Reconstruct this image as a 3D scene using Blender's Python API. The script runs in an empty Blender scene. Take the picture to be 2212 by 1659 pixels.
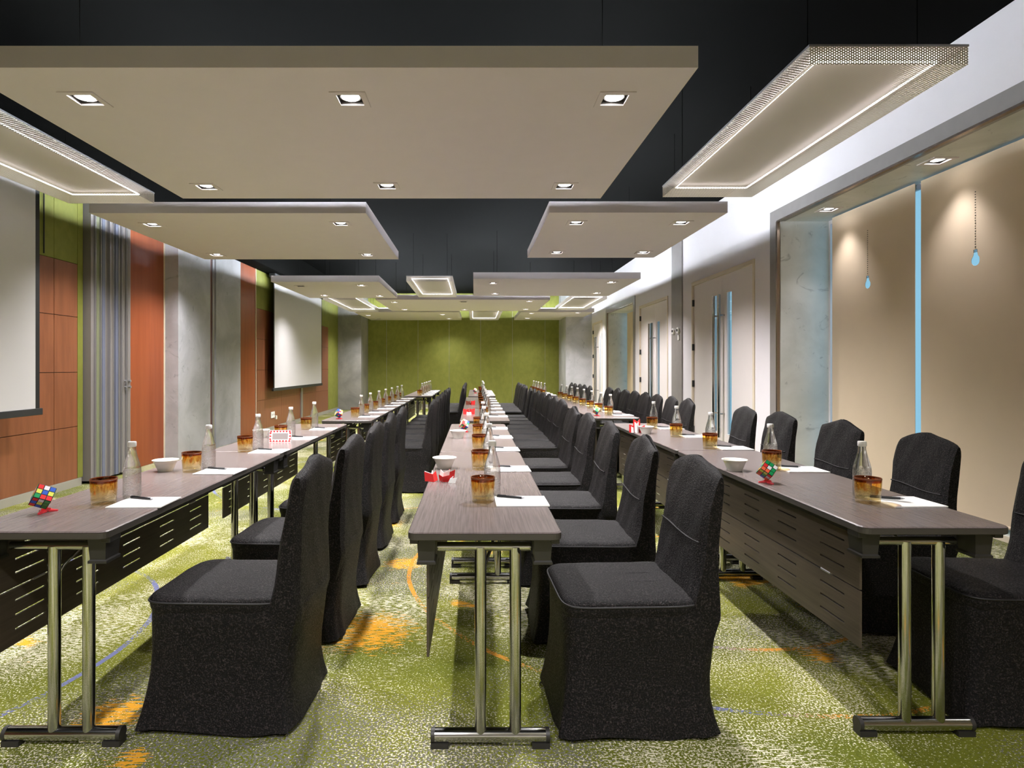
import bpy, bmesh, math, random
from mathutils import Vector, Matrix, Euler
random.seed(7)
PI = math.pi
scene = bpy.context.scene
COL = scene.collection

# ---------------------------------------------------------------- camera
F, VX, VY, H = 1320.0, 1025.0, 793.0, 1.254      # focal length in px, vanishing point, eye height
cam_d = bpy.data.cameras.new('camera'); cam = bpy.data.objects.new('camera', cam_d); COL.objects.link(cam)
cam.location = (0, 0, H); cam.rotation_euler = (PI / 2, 0, 0)
cam_d.sensor_width = 36.0; cam_d.lens = 36.0 * F / 2212
cam_d.shift_x = (1106 - VX) / 2212; cam_d.shift_y = -(829.5 - VY) / 2212
cam_d.clip_start = 0.05
scene.camera = cam

# ---------------------------------------------------------------- world, exposure
world = bpy.data.worlds.new('world'); scene.world = world; world.use_nodes = True
bg = world.node_tree.nodes['Background']
bg.inputs[0].default_value = (0.42, 0.66, 0.80, 1); bg.inputs[1].default_value = 1.15
scene.view_settings.view_transform = 'Standard'; scene.view_settings.look = 'None'
scene.view_settings.exposure = 0.12; scene.view_settings.gamma = 1.0
scene.view_settings.use_curve_mapping = False
SPOT_W = 300.0        # power of one recessed downlight
COVE = 110.0          # strength of the strips on top of the rafts
TRAY = 13.0          # strength of the strips inside the perforated trays

ZC, ZP = 3.55, 2.70  # ceiling height, underside of the rafts
XL, XL2, XR, YB, YF = -4.19, -4.0, 3.38, 19.05, -3.0

# ---------------------------------------------------------------- helpers
def lin(c):
    return tuple(((v / 255) / 12.92 if v / 255 <= 0.04045 else ((v / 255 + 0.055) / 1.055) ** 2.4) for v in c) + (1.0,)

class MB:
    def __init__(s): s.v = []; s.f = []; s.uv = {}
    def add(s, vs, fs):
        b = len(s.v); s.v += [tuple(p) for p in vs]; s.f += [tuple(b + i for i in f) for f in fs]; return s
    def box(s, x0, x1, y0, y1, z0, z1):
        return s.add([(x0,y0,z0),(x1,y0,z0),(x1,y1,z0),(x0,y1,z0),(x0,y0,z1),(x1,y0,z1),(x1,y1,z1),(x0,y1,z1)],
                     [(0,3,2,1),(4,5,6,7),(0,1,5,4),(1,2,6,5),(2,3,7,6),(3,0,4,7)])
    def cyl(s, p0, p1, r0, r1=None, n=16, cap=True):
        r1 = r0 if r1 is None else r1
        p0, p1 = Vector(p0), Vector(p1); d = (p1 - p0).normalized()
        a = d.orthogonal().normalized(); b = d.cross(a)
        vs = []
        for p, r in ((p0, r0), (p1, r1)):
            for i in range(n):
                t = 2 * PI * i / n; vs.append(p + a * (r * math.cos(t)) + b * (r * math.sin(t)))
        fs = [(i, (i + 1) % n, n + (i + 1) % n, n + i) for i in range(n)]
        if cap: fs += [tuple(range(n - 1, -1, -1)), tuple(range(n, 2 * n))]
        return s.add(vs, fs)
    def tube(s, pts, r, n=8, closed=False):
        pts = [Vector(p) for p in pts]; m = len(pts); vs = []; up = None
        for i, p in enumerate(pts):
            if closed: d = pts[(i + 1) % m] - pts[i - 1]
            else: d = pts[min(i + 1, m - 1)] - pts[max(i - 1, 0)]
            d.normalize()
            a = (d.orthogonal() if up is None else (up - d * up.dot(d))).normalized(); up = a
            b = d.cross(a)
            for k in range(n):
                t = 2 * PI * k / n; vs.append(p + a * (r * math.cos(t)) + b * (r * math.sin(t)))
        fs = []
        for i in range(m if closed else m - 1):
            j = (i + 1) % m
            for k in range(n): fs.append((i*n+k, i*n+(k+1)%n, j*n+(k+1)%n, j*n+k))
        if not closed: fs += [tuple(range(n - 1, -1, -1)), tuple(range((m-1)*n, m*n))]
        return s.add(vs, fs)
    def lathe(s, prof, n=24):
        vs = []; fs = []; rows = []
        for r, z in prof:
            if r < 1e-6: rows.append([len(vs)]); vs.append((0, 0, z))
            else:
                rows.append(list(range(len(vs), len(vs) + n)))
                vs += [(r*math.cos(2*PI*i/n), r*math.sin(2*PI*i/n), z) for i in range(n)]
        for a, b in zip(rows, rows[1:]):
            for i in range(n):
                j = (i + 1) % n
                if len(a) == 1 and len(b) == 1: continue
                if len(a) == 1: fs.append((a[0], b[j], b[i]))
                elif len(b) == 1: fs.append((a[i], a[j], b[0]))
                else: fs.append((a[i], a[j], b[j], b[i]))
        return s.add(vs, fs)
    def rings(s, rings, cap0=True, cap1=True):
        n = len(rings[0]); vs = [p for r in rings for p in r]; fs = []
        for k in range(len(rings) - 1):
            for i in range(n):
                j = (i + 1) % n; fs.append((k*n+i, k*n+j, (k+1)*n+j, (k+1)*n+i))
        if cap0: fs.append(tuple(range(n - 1, -1, -1)))
        if cap1: fs.append(tuple(range((len(rings)-1)*n, len(rings)*n)))
        return s.add(vs, fs)
    def slab(s, u0, u1, v0, v1, w0, w1, holes=(), axes='xyz'):
        """plate in (u, v) with rectangular holes, extruded from w0 to w1; axes names u, v, w"""
        us = sorted({round(a, 5) for a in [u0, u1] + [h[0] for h in holes] + [h[1] for h in holes] if u0 - 1e-6 <= a <= u1 + 1e-6})
        vs_ = sorted({round(a, 5) for a in [v0, v1] + [h[2] for h in holes] + [h[3] for h in holes] if v0 - 1e-6 <= a <= v1 + 1e-6})
        nu, nv = len(us) - 1, len(vs_) - 1
        def full(i, j):
            if not (0 <= i < nu and 0 <= j < nv): return False
            cu, cv = (us[i] + us[i+1]) / 2, (vs_[j] + vs_[j+1]) / 2
            return not any(h[0] < cu < h[1] and h[2] < cv < h[3] for h in holes)
        idx = {}; V = []; Fs = []
        def P(i, j, k):
            if (i, j, k) not in idx:
                c = {axes[0]: us[i], axes[1]: vs_[j], axes[2]: (w0, w1)[k]}
                idx[(i, j, k)] = len(V); V.append((c['x'], c['y'], c['z']))
            return idx[(i, j, k)]
        for i in range(nu):
            for j in range(nv):
                if not full(i, j): continue
                Fs.append((P(i,j,0), P(i,j+1,0), P(i+1,j+1,0), P(i+1,j,0)))
                Fs.append((P(i,j,1), P(i+1,j,1), P(i+1,j+1,1), P(i,j+1,1)))
                if not full(i-1,j): Fs.append((P(i,j,0), P(i,j,1), P(i,j+1,1), P(i,j+1,0)))
                if not full(i+1,j): Fs.append((P(i+1,j,0), P(i+1,j+1,0), P(i+1,j+1,1), P(i+1,j,1)))
                if not full(i,j-1): Fs.append((P(i,j,0), P(i+1,j,0), P(i+1,j,1), P(i,j,1)))
                if not full(i,j+1): Fs.append((P(i,j+1,0), P(i,j+1,1), P(i+1,j+1,1), P(i+1,j+1,0)))
        return s.add(V, Fs)
    def mesh(s, name, mat, smooth=False, bevel=0.0, fix=True):
        me = bpy.data.meshes.new(name); me.from_pydata(s.v, [], s.f)
        bm = bmesh.new(); bm.from_mesh(me)
        if fix: bmesh.ops.recalc_face_normals(bm, faces=bm.faces)
        if bevel:
            bmesh.ops.bevel(bm, geom=[e for e in bm.edges if len(e.link_faces) == 2 and e.calc_face_angle(0) > 0.5], offset=bevel, segments=2, profile=0.6, affect='EDGES')
        if smooth:
            for f in bm.faces: f.smooth = True
            for e in bm.edges:
                if len(e.link_faces) == 2 and e.calc_face_angle(0) > math.radians(48): e.smooth = False
        bm.to_mesh(me); bm.free()
        if mat: me.materials.append(mat)
        return me
    def build(s, name, mat, parent=None, smooth=False, bevel=0.0, loc=None, fix=True):
        return place(name, s.mesh(name, mat, smooth, bevel, fix), parent, loc)

def place(name, me, parent=None, loc=None, rot=None):
    o = bpy.data.objects.new(name, me); COL.objects.link(o)
    if parent: o.parent = parent
    if loc: o.location = loc
    if rot: o.rotation_euler = rot
    return o
def tag(o, label, cat, group=None):
    o['label'] = label; o['category'] = cat
    if group: o['group'] = group
    return o
def thing(name, label, cat, loc=(0,0,0), rz=0.0, group=None):
    o = place(name, None, None, loc, (0, 0, rz)); o.empty_display_size = 0.1
    return tag(o, label, cat, group)
def struct(o): o['kind'] = 'structure'; return o
def copy_tree(o, parent=None):
    c = o.copy(); COL.objects.link(c); c.parent = parent
    for ch in o.children: copy_tree(ch, c)
    return c
ORD = ['first','second','third','fourth','fifth','sixth','seventh','eighth','ninth','tenth','eleventh','twelfth','thirteenth','fourteenth','fifteenth','sixteenth','seventeenth','eighteenth','nineteenth','twentieth']

# ---------------------------------------------------------------- materials
class NT:
    def __init__(s, name):
        s.m = bpy.data.materials.new(name); s.m.use_nodes = True; s.t = s.m.node_tree
        s.b = s.t.nodes['Principled BSDF']; s.out = s.t.nodes['Material Output']
    def n(s, typ, **kw):
        nd = s.t.nodes.new(typ)
        for k, v in kw.items(): setattr(nd, k, v)
        return nd
    def put(s, sock, v):
        if hasattr(v, 'is_linked') or isinstance(v, bpy.types.NodeSocket): s.t.links.new(v, sock)
        else: sock.default_value = v
    def coord(s, which='Object'): return s.n('ShaderNodeTexCoord').outputs[which]
    def map(s, vec, scale=(1,1,1), rot=(0,0,0), loc=(0,0,0)):
        nd = s.n('ShaderNodeMapping'); s.put(nd.inputs[0], vec)
        nd.inputs[1].default_value = loc; nd.inputs[2].default_value = rot; nd.inputs[3].default_value = scale
        return nd.outputs[0]
    def noise(s, vec, scale=5.0, detail=2.0, rough=0.5, dist=0.0):
        nd = s.n('ShaderNodeTexNoise'); s.put(nd.inputs['Vector'], vec)
        nd.inputs['Scale'].default_value = scale; nd.inputs['Detail'].default_value = detail
        nd.inputs['Roughness'].default_value = rough; nd.inputs['Distortion'].default_value = dist
        return nd.outputs[0]
    def math(s, op, a, b=0.0, c=0.0, clamp=False):
        nd = s.n('ShaderNodeMath', operation=op); nd.use_clamp = clamp
        for i, v in enumerate((a, b, c)):
            if i < len(nd.inputs): s.put(nd.inputs[i], v)
        return nd.outputs[0]
    def step(s, v, a, b, lo=0.0, hi=1.0):
        nd = s.n('ShaderNodeMapRange'); nd.interpolation_type = 'SMOOTHSTEP' if a < b else 'LINEAR'
        s.put(nd.inputs[0], v)
        for i, x in ((1, a), (2, b), (3, lo), (4, hi)): nd.inputs[i].default_value = x
        return nd.outputs[0]
    def mix(s, f, a, b):
        nd = s.n('ShaderNodeMix', data_type='RGBA'); s.put(nd.inputs[0], f); s.put(nd.inputs[6], a); s.put(nd.inputs[7], b)
        return nd.outputs[2]
    def xyz(s, vec):
        nd = s.n('ShaderNodeSeparateXYZ'); s.put(nd.inputs[0], vec); return nd.outputs
    def bump(s, h, strength=0.3, dist=0.01):
        nd = s.n('ShaderNodeBump'); s.put(nd.inputs['Height'], h)
        nd.inputs['Strength'].default_value = strength; nd.inputs['Distance'].default_value = dist
        s.put(s.b.inputs['Normal'], nd.outputs[0]); return nd.outputs[0]
    def set(s, **kw):
        names = dict(color='Base Color', rough='Roughness', metal='Metallic', spec='Specular IOR Level', emit='Emission Color',
                     estr='Emission Strength', trans='Transmission Weight', ior='IOR', sheen='Sheen Weight', coat='Coat Weight', crough='Coat Roughness', alpha='Alpha', srough='Sheen Roughness')
        for k, v in kw.items(): s.put(s.b.inputs[names[k]], v)
        return s
    def surf(s, sh): s.t.links.new(sh, s.out.inputs[0])

def plain(name, c, rough=0.5, metal=0.0, spec=0.5, var=0.06, scale=6.0, bump=0.0, **kw):
    t = NT(name); co = t.coord(); c = lin(c)
    nz = t.noise(co, scale, 3.0)
    d = tuple(max(0, v * (1 - var)) for v in c[:3]) + (1,); l = tuple(min(1, v * (1 + var)) for v in c[:3]) + (1,)
    t.set(color=t.mix(nz, d, l), rough=rough, metal=metal, spec=spec, **kw)
    if bump: t.bump(t.noise(co, 220.0, 2.0), bump, 0.002)
    return t.m

def emit_mat(name, c, strength):
    t = NT(name); t.set(color=(0.8, 0.8, 0.8, 1), emit=c, estr=strength); return t.m

def carpet_mat():
    t = NT('carpet'); co = t.coord(); x, y, z = t.xyz(co)
    def blobs(lst, soft=0.5):                                   # soft round areas of the woven pattern
        m = None
        for cx, cy, r in lst:
            d = t.math('SQRT', t.math('ADD', t.math('POWER', t.math('SUBTRACT', x, cx), 2.0), t.math('POWER', t.math('SUBTRACT', y, cy), 2.0)))
            v = t.math('SUBTRACT', 1.0, t.step(d, r * soft, r * 1.25))
            m = v if m is None else t.math('MAXIMUM', m, v)
        return m
    big = t.noise(co, 0.9, 2.0, 0.5, 0.4)
    mid = t.noise(t.map(co, loc=(7.3, 2.1, 0)), 1.5, 3.0, 0.6, 0.8)
    fine = t.noise(co, 60.0, 2.0, 0.6)
    base = t.mix(t.step(big, 0.35, 0.65), lin((86, 93, 24)), lin((112, 114, 35)))
    base = t.mix(t.step(fine, 0.45, 0.75, 0.0, 0.55), base, lin((66, 73, 25)))
    # grey-blue flecks
    sp2 = t.noise(t.map(co, loc=(3, 9, 0)), 105.0, 2.0, 0.6)
    dens2 = t.step(t.noise(t.map(co, loc=(11, 4, 0)), 0.9, 3.0, 0.6), 0.42, 0.62, 0.68, 0.50)
    base = t.mix(t.math('GREATER_THAN', sp2, dens2), base, lin((104, 102, 98)))
    # cream speckle, denser in some areas
    sp = t.noise(co, 125.0, 2.0, 0.65)
    dsp = t.math('MAXIMUM', t.step(mid, 0.42, 0.66), t.math('MULTIPLY', blobs([(-0.15, 2.0, 0.35), (-1.5, 1.9, 0.5), (0.75, 2.0, 0.5), (1.0, 2.75, 0.4), (1.4, 4.0, 0.7), (-2.1, 2.6, 0.5), (-1.0, 4.6, 0.6)], 0.3), 0.85))
    m1 = t.math('GREATER_THAN', sp, t.math('SUBTRACT', 0.64, t.math('MULTIPLY', dsp, 0.100)))
    # cream dashes in two directions
    st = t.noise(t.map(co, scale=(30, 190, 1), rot=(0, 0, math.radians(24))), 1.0, 2.0)
    a2 = t.math('MAXIMUM', t.step(t.noise(t.map(co, loc=(1.4, 5.7, 0)), 1.3, 2.0, 0.5, 0.6), 0.47, 0.66), blobs([(-0.42, 3.15, 0.30), (-1.95, 2.9, 0.5), (1.75, 2.75, 0.30), (-1.3, 4.3, 0.5)]))
    m2 = t.math('GREATER_THAN', st, t.math('SUBTRACT', 0.76, t.math('MULTIPLY', a2, 0.21)))
    st2 = t.noise(t.map(co, scale=(26, 170, 1), rot=(0, 0, math.radians(-35))), 1.0, 2.0)
    a3 = t.step(t.noise(t.map(co, loc=(8.4, 15.7, 0)), 1.1, 2.0, 0.5, 0.6), 0.50, 0.70)
    m3 = t.math('GREATER_THAN', st2, t.math('SUBTRACT', 0.78, t.math('MULTIPLY', a3, 0.23)))
    fleck = t.math('MAXIMUM', m1, t.math('MAXIMUM', m2, m3))
    col = t.mix(fleck, base, t.mix(t.noise(co, 30.0, 2.0), lin((180, 173, 148)), lin((228, 221, 198))))
    # orange patches, broken into dashes
    om = t.math('MAXIMUM', t.step(t.noise(t.map(co, loc=(4.7, 0.9, 0)), 1.25, 2.0, 0.5, 0.8), 0.62, 0.74),
                t.math('MULTIPLY', blobs([(-0.50, 2.90, 0.36), (-1.30, 2.20, 0.20), (-0.85, 2.55, 0.22), (-0.45, 3.9, 0.2), (1.5, 2.65, 0.12), (-0.75, 4.9, 0.3), (1.55, 4.4, 0.25), (-1.1, 1.95, 0.10), (-1.0, 3.9, 0.25)], 0.2), 0.9))
    ost = t.noise(t.map(co, scale=(16, 110, 1), rot=(0, 0, math.radians(14))), 1.0, 3.0, 0.6)
    col = t.mix(t.math('GREATER_THAN', ost, t.math('SUBTRACT', 0.84, t.math('MULTIPLY', om, 0.42))), col, lin((206, 146, 40)))
    # thin curving threads, blue turning to orange, broken up
    wob = t.math('MULTIPLY', t.math('SUBTRACT', t.noise(co, 1.6, 1.0), 0.5), 0.05)
    lines = None
    for cx, cy, r in ((1.25, 3.85, 1.65), (1.29, 3.62, 0.91), (-2.83, 2.75, 1.25), (-1.2, 6.9, 1.6), (1.0, 8.6, 1.4)):
        d = t.math('SQRT', t.math('ADD', t.math('POWER', t.math('SUBTRACT', x, cx), 2.0), t.math('POWER', t.math('SUBTRACT', y, cy), 2.0)))
        d = t.math('ABSOLUTE', t.math('SUBTRACT', t.math('ADD', d, wob), r))
        l = t.math('LESS_THAN', d, 0.013)
        lines = l if lines is None else t.math('MAXIMUM', lines, l)
    brk = t.math('GREATER_THAN', t.noise(t.map(co, loc=(5, 5, 0)), 90.0, 2.0), t.step(t.noise(co, 2.2, 1.0), 0.35, 0.65, 0.36, 0.56))
    lines = t.math('MULTIPLY', lines, brk)
    lcol = t.mix(t.math('MAXIMUM', t.step(x, 1.0, 1.35), t.math('LESS_THAN', t.math('ABSOLUTE', x), 0.7)), lin((98, 102, 140)), lin((190, 130, 46)))
    col = t.mix(lines, col, lcol)
    t.set(color=col, rough=0.95, spec=0.12)
    t.bump(t.noise(co, 320.0, 2.0), 0.5, 0.004)
    return t.m

def plaster_mat(name, a, b, scale=1.6):
    t = NT(name); co = t.coord()
    n1 = t.noise(co, scale, 5.0, 0.6, 0.6)
    n2 = t.noise(t.map(co, loc=(5, 3, 1)), scale * 2.6, 4.0, 0.65, 2.2)
    c = t.mix(t.step(n1, 0.3, 0.7), lin(a), lin(b))
    c = t.mix(t.step(n2, 0.60, 0.72, 0.0, 0.45), c, lin((112, 114, 118)))
    t.set(color=c, rough=0.42, spec=0.4); return t.m

def wood_mat(name, a, b, axis='z', rough=0.35, k=(40, 40, 1.2), **kw):
    t = NT(name); co = t.coord()
    n1 = t.noise(t.map(co, scale=k), 1.0, 4.0, 0.6)
    n2 = t.noise(co, 0.7, 2.0)
    c = t.mix(t.step(n1, 0.3, 0.7), lin(a), lin(b))
    c = t.mix(t.math('MULTIPLY', n2, 0.25), c, lin(a))
    t.set(color=c, rough=rough, spec=0.4, **kw); return t.m

def fabric_mat():
    t = NT('black_velvet'); co = t.coord()
    n1 = t.noise(co, 190.0, 3.0, 0.7)
    n2 = t.noise(co, 9.0, 3.0, 0.6, 0.5)
    c = t.mix(t.step(n1, 0.50, 0.68), (0.0015, 0.0012, 0.0013, 1), (0.048, 0.037, 0.037, 1))
    t.set(color=c, rough=t.step(n1, 0.40, 0.65, 0.60, 0.42), spec=0.22)
    t.bump(t.math('ADD', n1, t.math('MULTIPLY', n2, 1.2)), 1.0, 0.006)
    return t.m

def thin_glass(name, tint, gloss=1.0, rough=0.02, zt=None):
    t = NT(name); co = t.coord()
    tr = t.n('ShaderNodeBsdfTransparent'); gl = t.n('ShaderNodeBsdfGlossy'); gl.inputs['Roughness'].default_value = rough
    lw = t.n('ShaderNodeLayerWeight'); lw.inputs[0].default_value = 0.5
    fac = t.math('ADD', 0.05, t.math('MULTIPLY', t.math('POWER', lw.outputs['Facing'], 4.0), 0.85))
    if zt:
        z = t.xyz(co)[2]
        n = t.noise(t.map(co, scale=(70, 70, 22)), 1.0, 2.0)
        c = t.mix(t.step(z, 0.028, 0.066), lin(zt[0]), lin(zt[1]))
        c = t.mix(t.math('MULTIPLY', t.step(n, 0.52, 0.60), t.step(z, 0.030, 0.055)), c, lin(zt[3]))
        c = t.mix(t.step(z, 0.078, 0.083), c, lin(zt[2]))
        t.put(tr.inputs[0], c)
        gl.inputs[0].default_value = (1, 0.95, 0.85, 1)
    else: tr.inputs[0].default_value = lin(tint)
    mx = t.n('ShaderNodeMixShader'); t.put(mx.inputs[0], t.math('MULTIPLY', fac, gloss, clamp=True))
    t.t.links.new(tr.outputs[0], mx.inputs[1]); t.t.links.new(gl.outputs[0], mx.inputs[2]); t.surf(mx.outputs[0])
    return t.m

def bottle_mat():
    t = NT('clear_bottle_glass'); co = t.coord()
    n = t.noise(co, 150.0, 2.0); z = t.xyz(co)[2]
    bp = t.n('ShaderNodeBump'); t.put(bp.inputs['Height'], t.math('MULTIPLY', n, t.math('SUBTRACT', 1.0, t.step(z, 0.100, 0.120))))
    bp.inputs['Strength'].default_value = 0.9; bp.inputs['Distance'].default_value = 0.006
    lw = t.n('ShaderNodeLayerWeight'); lw.inputs[0].default_value = 0.5; t.put(lw.inputs['Normal'], bp.outputs[0])
    fac = t.math('ADD', 0.10, t.math('MULTIPLY', t.math('POWER', lw.outputs['Facing'], 2.6), 0.75))
    tr = t.n('ShaderNodeBsdfTransparent'); tr.inputs[0].default_value = (0.93, 0.95, 0.95, 1)
    gl = t.n('ShaderNodeBsdfGlossy'); gl.inputs['Roughness'].default_value = 0.06; t.put(gl.inputs['Normal'], bp.outputs[0])
    mx = t.n('ShaderNodeMixShader'); t.put(mx.inputs[0], fac)
    t.t.links.new(tr.outputs[0], mx.inputs[1]); t.t.links.new(gl.outputs[0], mx.inputs[2])
    gs = t.n('ShaderNodeBsdfGlass'); gs.inputs['IOR'].default_value = 1.33; gs.inputs['Color'].default_value = (0.98, 1, 1, 1); t.put(gs.inputs['Normal'], bp.outputs[0])
    m2 = t.n('ShaderNodeMixShader'); m2.inputs[0].default_value = 0.55
    t.t.links.new(mx.outputs[0], m2.inputs[1]); t.t.links.new(gs.outputs[0], m2.inputs[2])
    t.surf(m2.outputs[0])
    return t.m

def perforated_mat():
    t = NT('perforated_steel'); uv = t.coord('UV'); u, v, _ = t.xyz(uv)
    k = 2 * PI / (0.0125 * math.sqrt(3) / 2)
    def c(a, b): return t.math('COSINE', t.math('ADD', t.math('MULTIPLY', u, k * a), t.math('MULTIPLY', v, k * b)))
    s3 = math.sqrt(3) / 2
    s = t.math('ADD', c(1, 0), t.math('ADD', c(0.5, s3), c(-0.5, s3)))
    hole = t.math('GREATER_THAN', s, 0.9)
    t.set(color=lin((204, 199, 190)), rough=0.5, metal=0.1)
    tr = t.n('ShaderNodeBsdfTransparent'); mx = t.n('ShaderNodeMixShader')
    t.put(mx.inputs[0], hole); t.t.links.new(t.b.outputs[0], mx.inputs[1]); t.t.links.new(tr.outputs[0], mx.inputs[2]); t.surf(mx.outputs[0])
    return t.m

M = dict(
    carpet=carpet_mat(),
    black=plain('black_ceiling_paint', (5, 5, 4), 0.9, spec=0.03),
    raft=plain('raft_white_paint', (213, 204, 207), 0.7, var=0.03),
    white=plain('wall_white_paint', (232, 226, 230), 0.6, var=0.02),
    plaster=plaster_mat('grey_polished_plaster', (160, 160, 163), (188, 187, 192)),
    plaster_l=plaster_mat('pale_grey_plaster', (196, 197, 194), (218, 218, 216)),
    plaster_d=plaster_mat('dark_grey_plaster', (128, 126, 124), (158, 154, 150)),
    green=wood_mat('olive_green_fabric', (116, 119, 46), (128, 130, 56), rough=0.7, k=(8, 8, 6)),
    wood=wood_mat('brown_orange_veneer', (120, 72, 47), (137, 84, 56), k=(14, 14, 1.6)),
    orange=wood_mat('orange_laminate', (142, 71, 40), (156, 82, 48), k=(12, 12, 0.8)),
    cream=plain('cream_trim', (224, 210, 190), 0.5),
    dgrey=plain('dark_grey_metal', (52, 52, 54), 0.45, 0.3),
    screen=plain('screen_cloth', (192, 189, 190), 0.8, var=0.01),
    scrblack=plain('screen_black', (20, 21, 24), 0.6),
    alu=plain('anodised_aluminium', (170, 168, 172), 0.35, 0.7),
    chrome=plain('chrome', (176, 176, 174), 0.13, 1.0, var=0.02),
    table=wood_mat('dark_grey_wood_laminate', (98, 88, 86), (116, 105, 102), rough=0.27, k=(210, 5, 5)),
    tedge=plain('table_edge', (58, 54, 50), 0.5),
    bplas=plain('black_plastic', (36, 34, 32), 0.5),
    modesty=wood_mat('dark_brown_modesty', (62, 54, 46), (78, 68, 58), rough=0.38, k=(90, 3, 90)),
    fabric=fabric_mat(),
    seam=plain('black_piping', (22, 20, 21), 0.6),
    paper=plain('white_paper', (244, 242, 240), 0.7, var=0.01),
    pen=plain('black_pen', (30, 30, 34), 0.35),
    cap=plain('white_cap', (228, 226, 222), 0.4),
    ceramic=plain('white_ceramic', (236, 233, 224), 0.2, var=0.01, coat=0.4),
    bottle=bottle_mat(),
    amber=thin_glass('amber_glass', (230, 190, 110), 1.0, zt=((252, 246, 226), (251, 235, 186), (196, 126, 66), (236, 194, 122))),
    redacr=plain('red_acrylic', (226, 58, 66), 0.15, spec=0.6),
    blind=plain('tan_blind_cloth', (214, 194, 170), 0.85, var=0.03, bump=0.2),
    door=plain('cream_door_paint', (230, 221, 219), 0.45, var=0.02),
    bronze=plain('bronze_trim', (150, 134, 122), 0.25, 0.8),
    gtrim=plain('grey_stone_trim', (140, 134, 132), 0.4, var=0.12, scale=9),
    glass=thin_glass('window_glass', (225, 240, 246), 1.0),
    perf=perforated_mat(),
    lamp=emit_mat('lamp_lens', (1.0, 0.97, 0.92, 1), 22.0),
    cove=emit_mat('cove_led', (0.84, 0.92, 1.0, 1), COVE),
    tray=emit_mat('tray_led', (1.0, 0.98, 0.92, 1), TRAY),
    recess=plain('downlight_recess', (52, 48, 45), 0.5, 0.3),
    base=plain('skirting', (150, 146, 134), 0.5),
    red=plain('red_card', (214, 34, 34), 0.45), greycard=plain('grey_card', (150, 140, 138), 0.6),
    brown=plain('rust_brown_strip', (120, 58, 40), 0.4), bluegrey=plain('blue_grey_panel', (104, 108, 128), 0.5), olive=plain('olive_panel', (120, 124, 96), 0.5), greyp=plain('warm_grey_panel', (128, 122, 120), 0.5),
)
STK = {k: plain('sticker_' + k, c, 0.35) for k, c in dict(red=(224, 44, 44), orange=(240, 106, 66), blue=(48, 92, 196), green=(20, 150, 84), yellow=(222, 224, 92), white=(236, 234, 236)).items()}

# ================================================================ the room
struct(MB().box(-4.6, 4.2, YF - 0.1, YB + 0.2, -0.05, 0.0).build('floor', M['carpet']))
struct(MB().box(-4.6, 4.2, YF - 0.1, YB + 0.2, ZC, ZC + 0.05).build('ceiling', M['black']))
struct(MB().box(-4.6, 4.2, YF - 0.2, YF, 0, ZC).build('wall_front', M['white']))

struct(MB().box(-4.6, -3.70, YF, 17.9, 3.05, ZC - 0.001).build('trim_4', M['black']))

# ---- back wall: green movable panels with thin joints
wb = struct(MB().box(-4.6, 4.2, YB + 0.03, YB + 0.2, 0, ZC).build('wall_back', M['black']))
xs = [-3.32, -2.74, -1.76, -0.79, 0.19, 1.18, 2.20, 2.84]
for a, b in zip(xs, xs[1:]):
    MB().box(a + 0.004, b - 0.004, YB - 0.01, YB + 0.03, 0.10, ZC).build('panel', M['green'], wb)
    MB().box(a - 0.006, a + 0.0035, YB - 0.004, YB + 0.03, 0.10, ZC).build('joint_strip', M['alu'], wb)
struct(MB().box(-3.32, 2.63, YB - 0.03, YB + 0.03, 0, 0.10).build('baseboard_back', M['base']))

# ---- left wall
wl = struct(MB().box(-4.6, XL - 0.03, YF, YB, 0, ZC).build('wall_left', M['scrblack']))
def vpanel(x, y0, y1, z0, z1, mat, name='panel', d=0.03, g=0.003):
    return MB().box(x - d, x, y0 + g, y1 - g, z0 + g, z1 - g).build(name, mat, wl)
rows = [0.08, 0.63, 1.20, 1.78, 2.34]
cols = [-3.0, -1.11, 0.09, 1.29, 2.49, 3.69, 4.89, 6.09, 6.45]
for a, b in zip(cols, cols[1:]):
    for c, d in zip(rows, rows[1:]): vpanel(XL, a, b, c, d, M['wood'], 'veneer_panel')
    vpanel(XL, a, b, 2.34, ZC, M['green'], 'green_panel', g=0.002)
vpanel(XL, 6.45, 6.54, 0.08, ZC, M['green'], 'green_panel')
vpanel(XL, 7.31, 8.25, 0.0, ZC, M['orange'], 'orange_panel')
for y in (7.30, 8.245): MB().box(XL - 0.02, XL + 0.012, y - 0.012, y + 0.004, 0, ZC).build('edge_strip', M['cream'], wl)
MB().box(-4.3, XL2, 8.25, 9.26, 0, ZC).build('column', M['plaster'], wl)
MB().box(-4.3, XL2 - 0.03, 9.26, 9.36, 0, ZC).build('channel_strip', M['brown'], wl)
MB().box(-4.3, XL2 - 0.01, 9.36, 9.42, 0, ZC).build('channel_strip', M['alu'], wl)
MB().box(-4.3, XL2 - 0.03, 9.42, 9.46, 0, ZC).build('channel_strip', M['bluegrey'], wl)
MB().box(-4.3, XL2, 9.46, 10.45, 0, ZC).build('column', M['plaster'], wl)
MB().box(-4.3, XL2, 10.455, 11.15, 0, ZC).build('orange_panel', M['orange'], wl)
MB().box(-4.3, XL2 + 0.012, 11.15, 11.17, 0, ZC).build('edge_strip', M['cream'], wl)
MB().box(-4.3, XL2 - 0.03, 11.17, 17.9, 0, ZC).build('backing', M['scrblack'], wl)
cols = [11.17, 12.66, 14.08, 15.4, 16.7]
for a, b in zip(cols, cols[1:]):
    for c, d in zip(rows, rows[1:]): vpanel(XL2, a, b, c, d, M['wood'], 'veneer_panel')
    vpanel(XL2, a, b, 2.34, ZC, M['green'], 'green_panel', g=0.002)
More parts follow.
